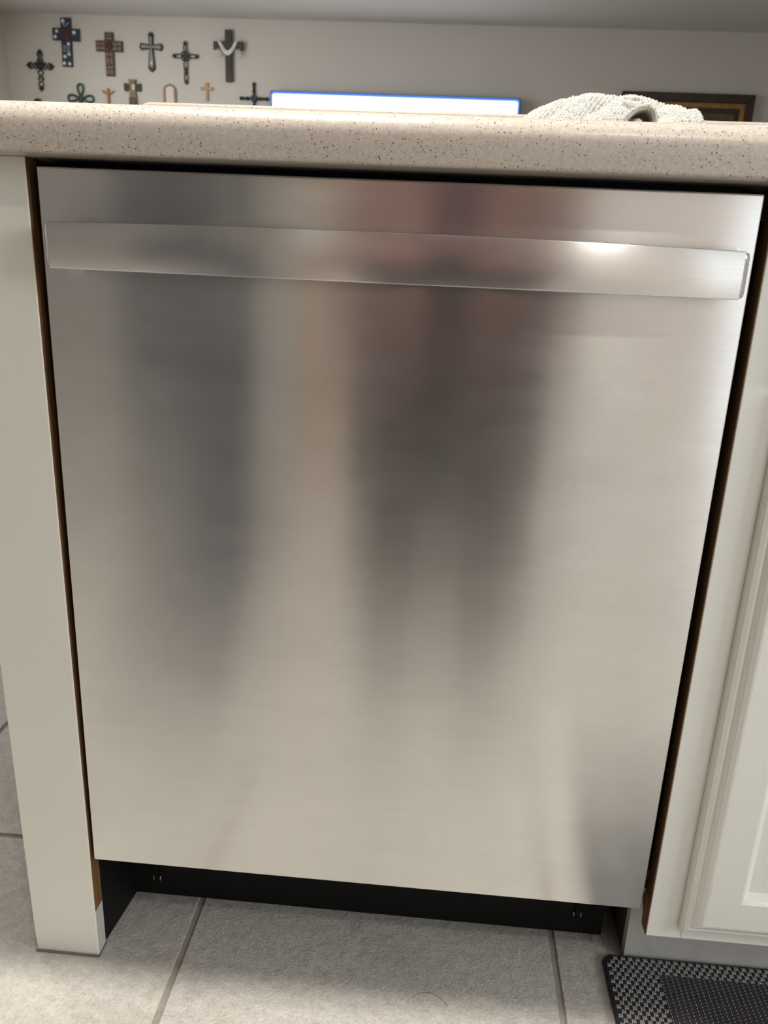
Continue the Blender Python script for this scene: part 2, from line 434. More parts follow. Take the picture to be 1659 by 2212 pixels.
hd = uvx(local(link('handle', bm, 'steelh', None, True), dw)); hd.data.set_sharp_from_angle(angle=math.radians(40))
def end_cap(sgn, x0):
    """chrome end: rounded plate that flares outwards from the bar face back to the door"""
    bm = bmesh.new(); secs = []
    zc, h = .7913, .0183
    for (dx, y, hh) in ((0.0, -.0292, .0175), (.0022, -.0285, .0183), (.0052, -.0245, .0186), (.0072, -.015, .0186), (.0078, -.0005, .0184)):
        ring = []
        for k in range(25):
            t = -1+2*k/24; z = zc+hh*t
            rnd = .0042*(1-math.sqrt(max(0, 1-max(0, (abs(t)-.70)/.30)**2)))
            ring.append((x0+sgn*max(-.001, dx-rnd), y, z))
        secs.append(ring)
    V = [[bm.verts.new(p) for p in r] for r in secs]
    for a in range(len(V)-1):
        for k in range(24): bm.faces.new((V[a][k], V[a][k+1], V[a+1][k+1], V[a+1][k]))
    back = [[bm.verts.new((x0-sgn*.012, y, z)) for (_, y, z) in r] for r in (secs[0], secs[-1])]
    for k in range(24):
        bm.faces.new((back[0][k], back[0][k+1], V[0][k+1], V[0][k])); bm.faces.new((back[1][k], back[1][k+1], V[-1][k+1], V[-1][k]))
    for k in (0, 24): bm.faces.new([r[k] for r in V]+[back[1][k], back[0][k]])
    bmesh.ops.recalc_face_normals(bm, faces=bm.faces[:])
    o = link('end_cap', bm, 'chrome', hd, True); o['label'] = 'polished chrome handle end'
end_cap(-1, HX0); end_cap(1, HX1)

# ================================================================== base cabinet on the right
cb = thing('base_cabinet', 'white painted base cabinet with panelled doors right of the dishwasher', 'cabinet', (.75, .3, 0))
X1 = 1.22
def cbx(*a, **k): return local(box(*a, **k), cb)
cbx('stile', 'cab', .3106, .3468, 0.0, .019, .1036, .8612, None, .0009)
cbx('stile', 'cab', X1-.04, X1, 0.0, .019, .1036, .8612, None, .0009)
cbx('rail', 'cab', .3471, X1-.0403, 0.0002, .019, .1036, .145, None, .0009)
cbx('rail', 'cab', .3471, X1-.0403, 0.0002, .019, .69, .715, None, .0009)
cbx('rail', 'cab', .3471, X1-.0403, 0.0002, .019, .84, .8612, None, .0009)
bm = bmesh.new()
add_prism(bm, [(.0008, .1042), (.0008, .861), (.0195, .861), (.0195, .150), (.0300, .131), (.0205, .119), (.0175, .104), (.0160, .1035)], 0, .3098, .3107)
local(link('raw_edge', bm, 'raw'), cb)
mk = bmesh.new()
add_tube(mk, [(.3097, .0215-.003*i/6+.0022*math.sin(i*1.15), .1375-.0016*i) for i in range(7)], .0003, 5)
local(link('pencil_mark', mk, 'black'), cb)
cbx('side_panel', 'rawdark', .3132, .3290, .0828, .598, .0005, .861)
cbx('side_panel', 'cab', X1-.018, X1, .0828, .598, .0005, .861)
cbx('toe_kick', 'primer', .3137, X1, .0700, .0826, .0005, .1035)
cbx('back_panel', 'rawdark', .329, X1-.018, .59, .598, .0005, .861)
cbx('bottom_shelf', 'rawdark', .329, X1-.018, .0828, .59, .1036, .12)
def panel_door(x0, x1, z0, z1):
    """frame with stepped moulded edge, and a panel set back behind a bevel"""
    bm = bmesh.new()
    steps = [(0, -.0005), (0, -.0075), (.0022, -.0105), (.0060, -.0120), (.0085, -.0116), (.0095, -.0132), (.0130, -.0165), (.0170, -.0186), (.0190, -.0190),
             (.0505, -.0190), (.0530, -.0178), (.0585, -.0120), (.0600, -.0100)]
    loops = []
    for d, y in steps:
        c = [(x0+d, z0+d), (x1-d, z0+d), (x1-d, z1-d), (x0+d, z1-d)]
        loops.append([bm.verts.new((x, y, z)) for x, z in c])
    for a, b in zip(loops, loops[1:]):
        for k in range(4): bm.faces.new((a[k], a[(k+1) % 4], b[(k+1) % 4], b[k]))
    bm.faces.new(loops[0])
    bmesh.ops.recalc_face_normals(bm, faces=bm.faces[:])
    d = local(link('door', bm, 'cab'), cb)
    e = .060
    p = box('door_panel', 'cab', x0+e-.001, x1-e+.001, -.0104, -.004, z0+e-.001, z1-e+.001, d)
    return d
MID = (.3425+X1-.032)/2
for a, b in ((.3425, MID-.002), (MID+.002, X1-.032)):
    dd = panel_door(a, b, .1220, .6980)
fr = panel_door(.3425, X1-.032, .7050, .8500); fr.name = 'drawer_front'

# ================================================================== floor mat
mat = thing('floor_mat', 'dark woven kitchen mat with pale basket-weave border on the tiles', 'mat', (.66, -.1, 0))
MX0, MX1, MY0, MY1, MT = .2870, 1.05, -.38, .0665, .0075
def rrect(x0, x1, y0, y1, r, n=5):
    pts = []
    for cx, cy, a0 in ((x1-r, y1-r, 0), (x0+r, y1-r, PI/2), (x0+r, y0+r, PI), (x1-r, y0+r, 1.5*PI)):
        for k in range(n+1): a = a0+PI/2*k/n; pts.append((cx+r*math.cos(a), cy+r*math.sin(a)))
    return pts
bm = bmesh.new(); add_prism(bm, rrect(MX0, MX1, MY0, MY1, .012), 2, .0005, MT-.001, .0012)
local(link('mat_base', bm, 'mat'), mat)
IX0, IX1, IY0, IY1 = MX0+.060, MX1-.060, MY0+.022, MY1-.022
local(box('centre_field', 'matin', IX0, IX1, IY0, IY1, MT-.0012, MT-.0004), mat)
verts, faces = [], []
def bit(x, y, lx, ly, z, h):
    b = len(verts)
    for dx, dy, dz in ((-1, -1, 0), (1, -1, 0), (1, 1, 0), (-1, 1, 0), (-.6, -.6, 1), (.6, -.6, 1), (.6, .6, 1), (-.6, .6, 1)):
        verts.append((x+dx*lx/2, y+dy*ly/2, z+dz*h))
    faces.extend([(b+4, b+5, b+6, b+7), (b, b+1, b+5, b+4), (b+1, b+2, b+6, b+5), (b+2, b+3, b+7, b+6), (b+3, b, b+4, b+7)])
PXW, PYW = .0088, .0056
ny = int((MY1-MY0-.004)/PYW); nx = int((MX1-MX0-.004)/PXW)
for j in range(ny):
    for i in range(nx):
        x = MX0+.006+i*PXW+(j % 2)*PXW*.5; y = MY1-.005-j*PYW
        if IX0+.001 < x < IX1-.001 and IY0+.001 < y < IY1-.001: continue
        if x > MX1-.004 or (x < MX0+.010 and y > MY1-.008): continue
        for k in (-1, 0, 1): bit(x+k*.0017, y, .0013, .0050, MT-.0011, .0013)
me = bpy.data.meshes.new('border_weave'); me.from_pydata(verts, [], faces); me.materials.append(M['thread'])
o = bpy.data.objects.new('border_weave', me); COL.objects.link(o); local(o, mat); o['kind'] = 'stuff'
verts, faces = [], []; v2, f2 = [], []
SP = .0062
for i in range(int((IX1-IX0)/SP)):
    x = IX0+.003+i*SP
    for j in range(int((IY1-IY0)/.0042)):
        y = IY1-.003-j*.0042+(i % 2)*.002
        bit(x, y, .0010, .0021, MT-.0006, .0007)
me = bpy.data.meshes.new('dotted_stitch'); me.from_pydata(verts, [], faces); me.materials.append(M['thread'])
o = bpy.data.objects.new('dotted_stitch', me); COL.objects.link(o); local(o, mat); o['kind'] = 'stuff'
verts, faces = [], []
for i in range(int((IX1-IX0)/SP)):
    for d in (.0021, .0033, .0045):
        x = IX0+.003+i*SP+d-.0003; bit(x, (IY0+IY1)/2, .0007, IY1-IY0-.002, MT-.0006, .0005)
me = bpy.data.meshes.new('woven_rib'); me.from_pydata(verts, [], faces); me.materials.append(M['thread3'])
o = bpy.data.objects.new('woven_rib', me); COL.objects.link(o); local(o, mat); o['kind'] = 'stuff'

# ================================================================== towel
def smoothstep(a, b, x): t = np.clip((x-a)/(b-a), 0, 1); return t*t*(3-2*t)
def catmull(xs, ys, x): return np.interp(x, xs, ys) if len(xs) < 3 else _pchip(np.array(xs), np.array(ys), x)
def _pchip(X, Y, x):
    h = np.diff(X); d = np.diff(Y)/h; m = np.zeros_like(Y)
    for i in range(1, len(X)-1): m[i] = 0 if d[i-1]*d[i] <= 0 else 2*d[i-1]*d[i]/(d[i-1]+d[i])
    m[0], m[-1] = d[0], d[-1]
    i = np.clip(np.searchsorted(X, x)-1, 0, len(h)-1); t = (x-X[i])/h[i]
    return Y[i]*(1+2*t)*(1-t)**2+m[i]*h[i]*t*(1-t)**2+Y[i+1]*t*t*(3-2*t)+m[i+1]*h[i]*t*t*(t-1)
TV, TF = [], []
def terry(P, cell=.0030, amp=.0017, sub=5, jit=.0002):
    """P(u,v)->(...,3) smooth sheet on unit square; loops of terry pile raised on it"""
    g = np.linspace(0, 1, 60); U, V = np.meshgrid(g, g, indexing='ij'); Q = P(U, V)
    lu = np.linalg.norm(np.diff(Q, axis=0), axis=2).sum(0).mean(); lv = np.linalg.norm(np.diff(Q, axis=1), axis=2).sum(1).mean()
    nu, nv = max(4, int(lu/cell)), max(4, int(lv/cell))
    u = np.linspace(0, 1, nu*sub+1); v = np.linspace(0, 1, nv*sub+1); U, V = np.meshgrid(u, v, indexing='ij')
    Q = P(U, V); e = 1e-3
    du = P(np.clip(U+e, 0, 1), V)-P(np.clip(U-e, 0, 1), V); dv = P(U, np.clip(V+e, 0, 1))-P(U, np.clip(V-e, 0, 1))
    n = np.cross(du, dv); n /= np.maximum(np.linalg.norm(n, axis=2, keepdims=True), 1e-12)
    row = np.floor(V*nv-1e-9)
    ru = U*nu+.5*(row % 2)
    hgt = np.abs(np.sin(PI*ru))**.55*np.abs(np.sin(PI*V*nv))**.55
    cellr = rng.uniform(.55, 1.25, (nu+3, nv+2))[np.clip(np.floor(ru).astype(int), 0, nu+2), np.clip(row.astype(int), 0, nv+1)]
    Q = Q+n*(amp*hgt*cellr)[..., None]+rng.normal(0, jit*.3, Q.shape)
    Q[..., 2] = np.maximum(Q[..., 2], .9008)
    b = sum(len(a) for a in TV); TV.append(Q.reshape(-1, 3)); m = len(v)
    idx = np.arange(Q.shape[0]*m).reshape(-1, m)+b
    TF.append(np.stack([idx[:-1, :-1], idx[1:, :-1], idx[1:, 1:], idx[:-1, 1:]], -1).reshape(-1, 4))
def mound(xs, zs, y0, y1, peak, warp):
    """sheet draped as a long hump; silhouette heights zs over xs"""
    def P(u, v):
        x = xs[0]+(xs[-1]-xs[0])*u; top = catmull(xs, zs, x)
        s = np.where(v < peak, np.sin(PI/2*v/peak)**.75, np.cos(PI/2*(v-peak)/(1-peak))**.8)
        y = y0+(y1-y0)*v
        z = .9005+(top-.9005)*s
        dx, dy, dz = warp(u, v)
        return np.stack([x+dx, y+dy, np.maximum(z+dz, .9008)], -1)
    return P
# back hump
def folds(u, v):
    d = u-.55*v
    dz = -.0075*np.exp(-((d-.10)/.05)**2)+.0008*np.exp(-((d-.20)/.05)**2)-.0085*np.exp(-((d-.33)/.05)**2)+.0008*np.exp(-((d-.46)/.06)**2)-.0060*np.exp(-((d-.60)/.05)**2)
    x = .098+.160*u
    hole = -.03*np.exp(-((x-.1975)/.0085)**4)*smoothstep(.31, .20, v)
    return 0*u, 0*u, hole+dz*np.sin(PI*np.clip(v/.46, 0, 1))**.7*smoothstep(.02, .15, u)*smoothstep(1.0, .85, u)
terry(mound([.098, .1083, .119, .1303, .1425, .1556, .176, .193, .215, .238, .252, .258], [.9030, .9115, .9195, .9245, .9295, .9325, .9338, .9334, .9308, .9262, .9180, .9050], .018, .150, .46, folds))
# middle hump that runs into the roll
terry(mound([.140, .150, .161, .170, .178, .184, .188, .191], [.9020, .9062, .9120, .9160, .9178, .9165, .9110, .9030], .004, .060, .5,
    lambda u, v: (.003*np.sin(4*v), 0*u, .0007*np.sin(14*u+4*v)*np.sin(PI*v))))
# rolled hem: an open arch with thickness
def arch(off, y0, y1, flip=False):
    ax = np.array([.1815, .1835, .1880, .1935, .1990, .2035, .2058, .2060]); az = np.array([.9012, .9052, .9100, .9132, .9140, .9112, .9060, .9012])
    T = np.linspace(0, 1, 8)
    def P(u, v):
        uu = 1-u if flip else u
        x = _pchip(T, ax, uu.ravel()).reshape(u.shape); z = _pchip(T, az, uu.ravel()).reshape(u.shape)
        x1 = _pchip(T, ax, np.clip(uu+.01, 0, 1).ravel()).reshape(u.shape)-_pchip(T, ax, np.clip(uu-.01, 0, 1).ravel()).reshape(u.shape)
        z1 = _pchip(T, az, np.clip(uu+.01, 0, 1).ravel()).reshape(u.shape)-_pchip(T, az, np.clip(uu-.01, 0, 1).ravel()).reshape(u.shape)
        L = np.sqrt(x1**2+z1**2)+1e-9
        return np.stack([x-z1/L*off+.004*v, y0+(y1-y0)*v, np.maximum(z+x1/L*off, .9008)], -1)
    return P
terry(arch(.0016, -.004, .045), .0028, .0012)
terry(arch(-.0016, -.004, .045, True), .0026, .0006)
def arch_rim(u, v):
    a = arch(.0016, -.004, .045); b = arch(-.0016, -.004, .045)
    A = a(u, 0*v); B = b(u, 0*v)
    q = A*(1-v)[..., None]+B*v[..., None]; q[..., 1] -= .0014*np.sin(PI*v); return q
terry(arch_rim, .0024, .0006)
# second turned edge beside the roll and the right-hand fold
terry(mound([.208, .216, .224, .232, .240, .246, .2505], [.9030, .9085, .9135, .9168, .9176, .9150, .9040], .000, .070, .45,
    lambda u, v: (.012*v-.004, 0*u, .0009*np.sin(11*u+9*v)*np.sin(PI*v))))
TVv = np.concatenate(TV); TFf = np.concatenate(TF)
me = bpy.data.meshes.new('towel'); me.from_pydata(TVv.tolist(), [], TFf.tolist()); me.materials.append(M['towel'])
for p in me.polygons: p.use_smooth = True
tw = bpy.data.objects.new('towel', me); COL.objects.link(tw)
tag(tw, 'crumpled off-white terry towel lying on the countertop edge', 'towel')

# ================================================================== television on the far wall
tv = thing('television', 'large wall television with bright white screen and thin blue-lit rim', 'television', (-.461, YB-.022, .85))
def tvbox(name, m, x0, x1, y0, y1, z0, z1, par, bev=0): return box(name, m, x0, x1, y0, y1, z0, z1, par, bev, 3)
tvbox('body', 'bezel', -.985, .985, -.075, -.022, -.02, 1.078, tv, .012)
tvbox('wall_bracket', 'black', -.25, .25, -.022, .018, .3, .75, tv)
bm = bmesh.new(); add_prism(bm, rrect(-.978, .978, -.014, 1.072, .022), 1, -.0770, -.0752)
tvr = link('screen_rim', bm, 'bluelit', tv)
bm = bmesh.new(); add_prism(bm, rrect(-.964, .964, .0, 1.055, .018), 1, -.0785, -.0772)
link('screen', bm, 'screen', tv)

# ================================================================== framed picture on the far wall
pf = thing('framed_picture', 'dark wooden picture frame with gilt inner edge on the far wall', 'picture', (1.805, YB, 1.62))
def frame_bar(name, m, hw, hh, wd, y0, y1, bev):
    for sx in (-1, 1):
        pts = [(sx*hw, -hh), (sx*hw, hh), (sx*(hw-wd), hh-wd), (sx*(hw-wd), -hh+wd)]
        prism(name, m, pts, 1, y0, y1, pf, bev)
    for sz in (-1, 1):
        pts = [(-hw, sz*hh), (hw, sz*hh), (hw-wd, sz*(hh-wd)), (-hw+wd, sz*(hh-wd))]
        prism(name, m, pts, 1, y0, y1, pf, bev)
frame_bar('frame_moulding', 'framewood', .503, .392, .062, -.045, -.002, .006)
frame_bar('gilt_slip', 'mirrorgold', .440, .329, .038, -.036, -.002, .004)
frame_bar('inner_liner', 'framewood', .402, .291, .030, -.026, -.002, .003)
box('canvas', 'canvas', -.38, .38, -.016, -.002, -.27, .27, pf)

# ================================================================== crosses on the far wall
GR = 'wall crosses in the living room'
def cross(name, label, x, z, rot=0.0):
    o = thing(name, label, 'cross', (x, YB-.001, z), GR); o.rotation_euler = (0, rot, 0); return o
def part(name, m, par, fn, smooth=False):
    bm = bmesh.new(); fn(bm); return link(name, bm, m, par, smooth)
def rect(x0, x1, z0, z1): return [(x0, z0), (x1, z0), (x1, z1), (x0, z1)]
def star(cx, cz, r, a0=.3):
    return [(cx+(r if k % 2 == 0 else r*.45)*math.sin(a0+PI*k/5), cz+(r if k % 2 == 0 else r*.45)*math.cos(a0+PI*k/5)) for k in range(10)]
def diamond(cx, cz, rx, rz): return [(cx-rx, cz), (cx, cz+rz), (cx+rx, cz), (cx, cz-rz)]
def loop_pts(cx, cz, rx, rz, y=-.012, n=14): return [(cx+rx*math.cos(2*PI*k/n), y, cz+rz*math.sin(2*PI*k/n)) for k in range(n)]

# 1 black filigree
c = cross('filigree_cross', 'openwork black filigree cross below the blue star cross', -3.342, 2.064, .03)
part('centre_boss', 'crossblack', c, lambda b: add_prism(b, diamond(0, .005, .042, .042), 1, -.022, 0, .004))
for dx, dz, L in ((0, 1, .118), (0, -1, .182), (-1, 0, .112), (1, 0, .112)):
    def arm(b, dx=dx, dz=dz, L=L):
        for s in (-1, 1):
            pts = []
            for k in range(13):
                t = k/12; rr = L*(.15+.72*t); wv = s*(.020*abs(math.sin(PI*t*(2 if L < .15 else 3)))+.003)
                pts.append((dx*rr+dz*wv, -.010, dz*rr+dx*wv))
            add_tube(b, pts, .0052, 6)
    part('arm', 'crossblack', c, arm, True)
    part('finial', 'crossblack', c, lambda b, dx=dx, dz=dz, L=L: add_prism(b, [(dx*L*.78+p*dz*.001, dz*L*.78) for p in ()] or diamond(dx*(L-.018), dz*(L-.018), .022, .022), 1, -.018, 0, .003))
    part('scroll', 'silver', c, lambda b, dx=dx, dz=dz, L=L: add_tube(b, loop_pts(dx*L*.55, dz*L*.55, .013, .013, -.012), .004, 6, True), True)
# 2 blue star cross
c = cross('star_cross', 'navy blue cross with white stars and maroon centre, topmost on the wall', -3.107, 2.292, .022)
part('upright', 'crossblue', c, lambda b: add_prism(b, rect(-.042, .042, -.228, .118), 1, -.018, 0, .002))
part('crossbar', 'crossblue', c, lambda b: add_prism(b, rect(-.110, .110, -.043, .043), 1, -.022, 0, .002))
part('centre_square', 'crossred', c, lambda b: add_prism(b, rect(-.036, .036, -.050, .040), 1, -.030, -.02, .003))
for sx, sz, r in ((-.018, .094, .019), (.016, .030, .014), (-.072, .020, .016), (-.086, -.020, .017), (.070, .016, .019), (.020, -.066, .016), (-.014, -.158, .017), (.020, -.140, .015), (-.022, -.206, .017), (.022, -.208, .016)):
    part('star', 'starwhite', c, lambda b, sx=sx, sz=sz, r=r: add_prism(b, star(sx, sz, r), 1, -.0275, -.017))
for (a, e) in (((-.022, .062), (-.004, .082)), ((-.004, .055), (.016, .076)), ((.010, .070), (.030, .086)), ((-.026, -.082), (-.020, -.108)), ((-.012, -.078), (-.004, -.106)), ((.006, -.088), (.022, -.092)), ((.022, -.092), (.010, -.112)),
                   ((-.030, -.118), (-.010, -.122)), ((-.004, -.116), (.008, -.128)), ((.014, -.114), (.030, -.124))):
    part('letter_stroke', 'letter', c, lambda b, a=a, e=e: add_tube(b, [(a[0], -.020, a[1]), ((a[0]+e[0])/2+.004, -.020, (a[1]+e[1])/2+.003), (e[0], -.020, e[1])], .0042, 5))
# 3 brown openwork
c = cross('brown_cross', 'rust brown cross with pierced square bar ends beside the blue cross', -2.760, 2.219, .008)
part('upright', 'crossbrown', c, lambda b: add_prism(b, rect(-.036, .036, -.213, .098), 1, -.016, 0, .002))
part('crossbar', 'crossbrown', c, lambda b: add_prism(b, rect(-.108, .108, -.038, .038), 1, -.020, 0, .002))
part('centre_boss', 'crossred', c, lambda b: add_prism(b, diamond(0, 0, .034, .034), 1, -.030, -.019, .003))
for x0, x1, z0, z1 in ((-.098, -.076, .008, .026), (-.098, -.076, -.026, -.008), (.076, .098, .008, .026), (.076, .098, -.026, -.008), (-.064, -.034, .008, .022), (-.064, -.034, -.024, -.008), (.034, .064, .008, .022), (.034, .064, -.024, -.008),
                       (-.024, -.006, -.070, -.050), (.006, .024, -.070, -.050), (-.024, -.005, -.125, -.085), (.005, .024, -.125, -.085), (-.026, .026, -.158, -.146), (-.024, -.006, -.200, -.172), (.006, .024, -.200, -.172), (-.022, .022, .050, .060), (-.022, .022, .074, .082)):
    part('pierced_panel', 'crossbrown2', c, lambda b, q=(x0, x1, z0, z1): add_prism(b, rect(*q), 1, -.0225, -.014, .001))
# 4 dark flared
def flare(L0, L1, w0, w1): return [(-w0, L0), (-w1, L1*.86), (-w1*.5, L1*.95), (0, L1), (w1*.5, L1*.95), (w1, L1*.86), (w0, L0)]
c = cross('flared_cross', 'dark metal cross with flared pointed tips third from the left', -2.420, 2.224, .005)
for ang, L, w0, w1 in ((0, .104, .016, .020), (PI, .180, .014, .030), (PI/2, .096, .014, .026), (-PI/2, .096, .014, .026)):
    ca, sa = math.cos(ang), math.sin(ang)
    part('arm', 'crossblack', c, lambda b, L=L, w0=w0, w1=w1, ca=ca, sa=sa: add_prism(b, [(x*ca+z*sa, -x*sa+z*ca) for x, z in flare(0, L, w0, w1)], 1, -.014, 0, .002))
    part('inlay', 'silver', c, lambda b, L=L, w0=w0, w1=w1, ca=ca, sa=sa: add_prism(b, [(x*ca+z*sa, -x*sa+z*ca) for x, z in flare(.012, L*.84, w0*.5, w1*.55)], 1, -.0165, -.012, .001))
part('centre_plate', 'silver', c, lambda b: add_prism(b, rect(-.024, .024, -.010, .006), 1, -.021, -.013, .001))
part('top_knob', 'crossblack', c, lambda b: add_prism(b, diamond(0, .085, .024, .020), 1, -.02, 0, .003))
part('rivet', 'starwhite', c, lambda b: add_ball(b, (0, -.016, -.116), .010, 1, .5, 1), True)
# 5 beaded wire cross
c = cross('wire_cross', 'black wire loop cross with dark bead tips, second tallest loops', -2.144, 2.165, .0)
c['label'] = 'black cross of slender wire loops tipped with dark beads'
for cx, cz, rx, rz in ((0, .060, .013, .032), (-.060, 0, .032, .013), (.060, 0, .032, .013), (0, -.060, .015, .032), (0, -.150, .013, .036)):
    part('wire_loop', 'crossblack', c, lambda b, q=(cx, cz, rx, rz): add_tube(b, loop_pts(*q), .0042, 6, True), True)
for cx, cz, r in ((0, .092, .017), (-.092, 0, .017), (.092, 0, .017), (0, -.096, .018), (0, -.116, .017), (0, -.186, .018)):
    part('bead', 'crossblack', c, lambda b, q=(cx, cz, r): add_prism(b, diamond(q[0], q[1], q[2], q[2]), 1, -.02, 0, .004))
for cx, cz in ((0, 0), (-.018, .018), (.018, .018), (-.018, -.018), (.018, -.018)):
    part('centre_ring', 'crossblack', c, lambda b, q=(cx, cz): add_tube(b, loop_pts(q[0], q[1], .012, .012, -.014), .0045, 6, True), True)
# 6 wood with draped cloth
c = cross('draped_cross', 'dark wooden cross draped with a white cloth', -1.791, 2.250, .0)
part('upright', 'walnut', c, lambda b: add_prism(b, rect(-.027, .027, -.260, .106), 1, -.030, 0, .004))
part('crossbar', 'walnut', c, lambda b: add_prism(b, rect(-.118, .118, -.034, .022), 1, -.040, -.004, .004))
def drape(b):
    for k in range(5):
        o = .006*k
        add_tube(b, [(x*(1-.04*k), -.046-.003*math.sin(k), .026-(.098-o)*(1-(abs(x)/.076)**1.7)) for x in [(-.076+.152*i/16) for i in range(17)]], .0068, 6)
part('draped_cloth', 'linen', c, drape, True)
for s in (-1, 1):
    def tail(b, s=s):
        for k in range(4): add_tube(b, [(s*(.056+.011*k), -.043, -.030), (s*(.060+.012*k), -.044, -.052), (s*(.062+.0135*k), -.042, -.086+.004*(k % 2))], [.0028, .0036, .003], 6)
    part('cloth_tail', 'linen', c, tail, True)
# 7 green open petals
c = cross('green_cross', 'dark green cross with open loop petals low on the wall', -3.022, 1.836, .02)
for dx, dz in ((0, 1), (-1, 0), (1, 0), (0, -1)):
    def petal(b, dx=dx, dz=dz):
        L = .088; pts = []
        for k in range(16):
            a = 2*PI*k/16; t = .5-.5*math.cos(a); wv = .030*math.sin(a)*(0.35+.75*t)
            rr = .018+L*t; pts.append((dx*rr+dz*wv, -.012, dz*rr+dx*wv))
        add_tube(b, pts, .0085, 7, True)
    part('petal', 'greenmetal', c, petal, True)
part('centre_boss', 'greenmetal', c, lambda b: add_ball(b, (0, -.012, 0), .024, 1, .6, 1), True)
# 8 small honey crucifix with raised arms
c = cross('small_crucifix', 'small honey brown crucifix with upswept arms beside the green cross', -2.792, 1.882, .0)
part('upright', 'tanwood', c, lambda b: add_prism(b, [(-.012, -.120), (.012, -.120), (.011, -.02), (.010, .036), (-.010, .036), (-.011, -.02)], 1, -.014, 0, .002))
part('crossbar', 'tanwood', c, lambda b: add_prism(b, [(-.054, .014), (-.030, -.004), (0, -.012), (.030, -.004), (.054, .014), (.046, .020), (.020, .010), (-.020, .010), (-.046, .020)], 1, -.016, 0, .002))
part('figure', 'tanwood2', c, lambda b: (add_ball(b, (0, -.020, .018), .009), add_tube(b, [(0, -.018, .010), (0, -.020, -.03), (.003, -.019, -.085)], [.009, .011, .006], 8)), True)
# 9 stone block cross
c = cross('stone_cross', 'stubby mottled brown cross with wide foot', -2.585, 1.930, .0)
part('upright', 'stonec', c, lambda b: add_prism(b, [(-.036, -.190), (.036, -.190), (.026, -.03), (.026, .030), (.034, .056), (-.034, .056), (-.026, .030), (-.026, -.03)], 1, -.022, 0, .004))
for s in (-1, 1): part('arm', 'stoned', c, lambda b, s=s: add_prism(b, [(s*.022, -.022), (s*.022, .018), (s*.062, .030), (s*.070, .022), (s*.070, -.024), (s*.060, -.030)], 1, -.020, 0, .003))
part('pale_inset', 'pearl', c, lambda b: add_prism(b, rect(-.002, .022, -.022, .018), 1, -.028, -.02, .003))
part('foot_band', 'crossbrown', c, lambda b: add_prism(b, [(-.034, -.150), (.034, -.150), (.029, -.075), (-.029, -.075)], 1, -.0245, -.019, .001))
# 10 arch plaque
c = tag(cross('arch_plaque', 'pale arched plaque with rosy posts between two crosses', -2.283, 1.850), 'small pale arched plaque with rosy side posts', 'plaque', GR)
for s, m in ((-1, 'pearl'), (1, 'rosy')):
    part('side_post', 'rosy', c, lambda b, s=s: add_prism(b, rect(s*.043-.0085, s*.043+.0085, -.085, .080), 1, -.018, 0, .003))
part('arch', 'rosy', c, lambda b: add_tube(b, [(.041*math.cos(PI*k/12), -.010, .078+.026*math.sin(PI*k/12)) for k in range(13)], .0065, 8), True)
part('arch_panel', 'pearl', c, lambda b: add_prism(b, rect(-.034, .034, -.085, .078)[:2]+[(.034*math.cos(PI*k/10), .075+.022*math.sin(PI*k/10)) for k in range(11)], 1, -.008, 0))
part('finial', 'rosy', c, lambda b: add_ball(b, (0, -.010, .106), .009), True)
# 11 plain tan
c = cross('tan_cross', 'plain small tan wooden cross left of the jewelled cross', -1.978, 1.938, .0)
part('upright', 'tanwood2', c, lambda b: add_prism(b, [(-.0125, -.090), (.0125, -.090), (.010, 0), (.0125, .043), (-.0125, .043), (-.010, 0)], 1, -.012, 0, .002))
part('crossbar', 'tanwood2', c, lambda b: add_prism(b, [(-.050, -.011), (0, -.009), (.050, -.011), (.050, .011), (0, .009), (-.050, .011)], 1, -.014, 0, .002))
# 12 navy jewelled
c = cross('jewelled_cross', 'black jewelled cross with beaded arms beside the television', -1.594, 1.876, .0)
part('centre_jewel', 'crossblue', c, lambda b: add_prism(b, diamond(0, 0, .036, .036), 1, -.026, 0, .005))
for dx, dz in ((0, 1), (-1, 0), (1, 0), (0, -1)):
    part('stem', 'crossblack', c, lambda b, dx=dx, dz=dz: add_tube(b, [(dx*.02, -.008, dz*.02), (dx*.11, -.008, dz*.11)], .0062, 6), True)
    for d, r in ((.052, .015), (.078, .012), (.104, .015)):
        part('bead', 'crossblack', c, lambda b, dx=dx, dz=dz, d=d, r=r: add_ball(b, (dx*d, -.010, dz*d), r, 1, .7, 1, 10, 6), True)
# 13 top of a cross barely showing
c = cross('round_top_cross', 'dark round-topped cross mostly hidden below the counter at far left', -3.387, 1.735, .0)
part('ring', 'crossblack', c, lambda b: add_tube(b, [(.036*math.cos(2*PI*k/18), -.010, .045+.036*math.sin(2*PI*k/18)) for k in range(18)], .010, 8, True), True)
part('upright', 'crossblack', c, lambda b: add_prism(b, rect(-.012, .012, -.16, .012), 1, -.014, 0, .002))
part('crossbar', 'crossblack', c, lambda b: add_prism(b, rect(-.062, .062, -.03, -.006), 1, -.016, 0, .002))

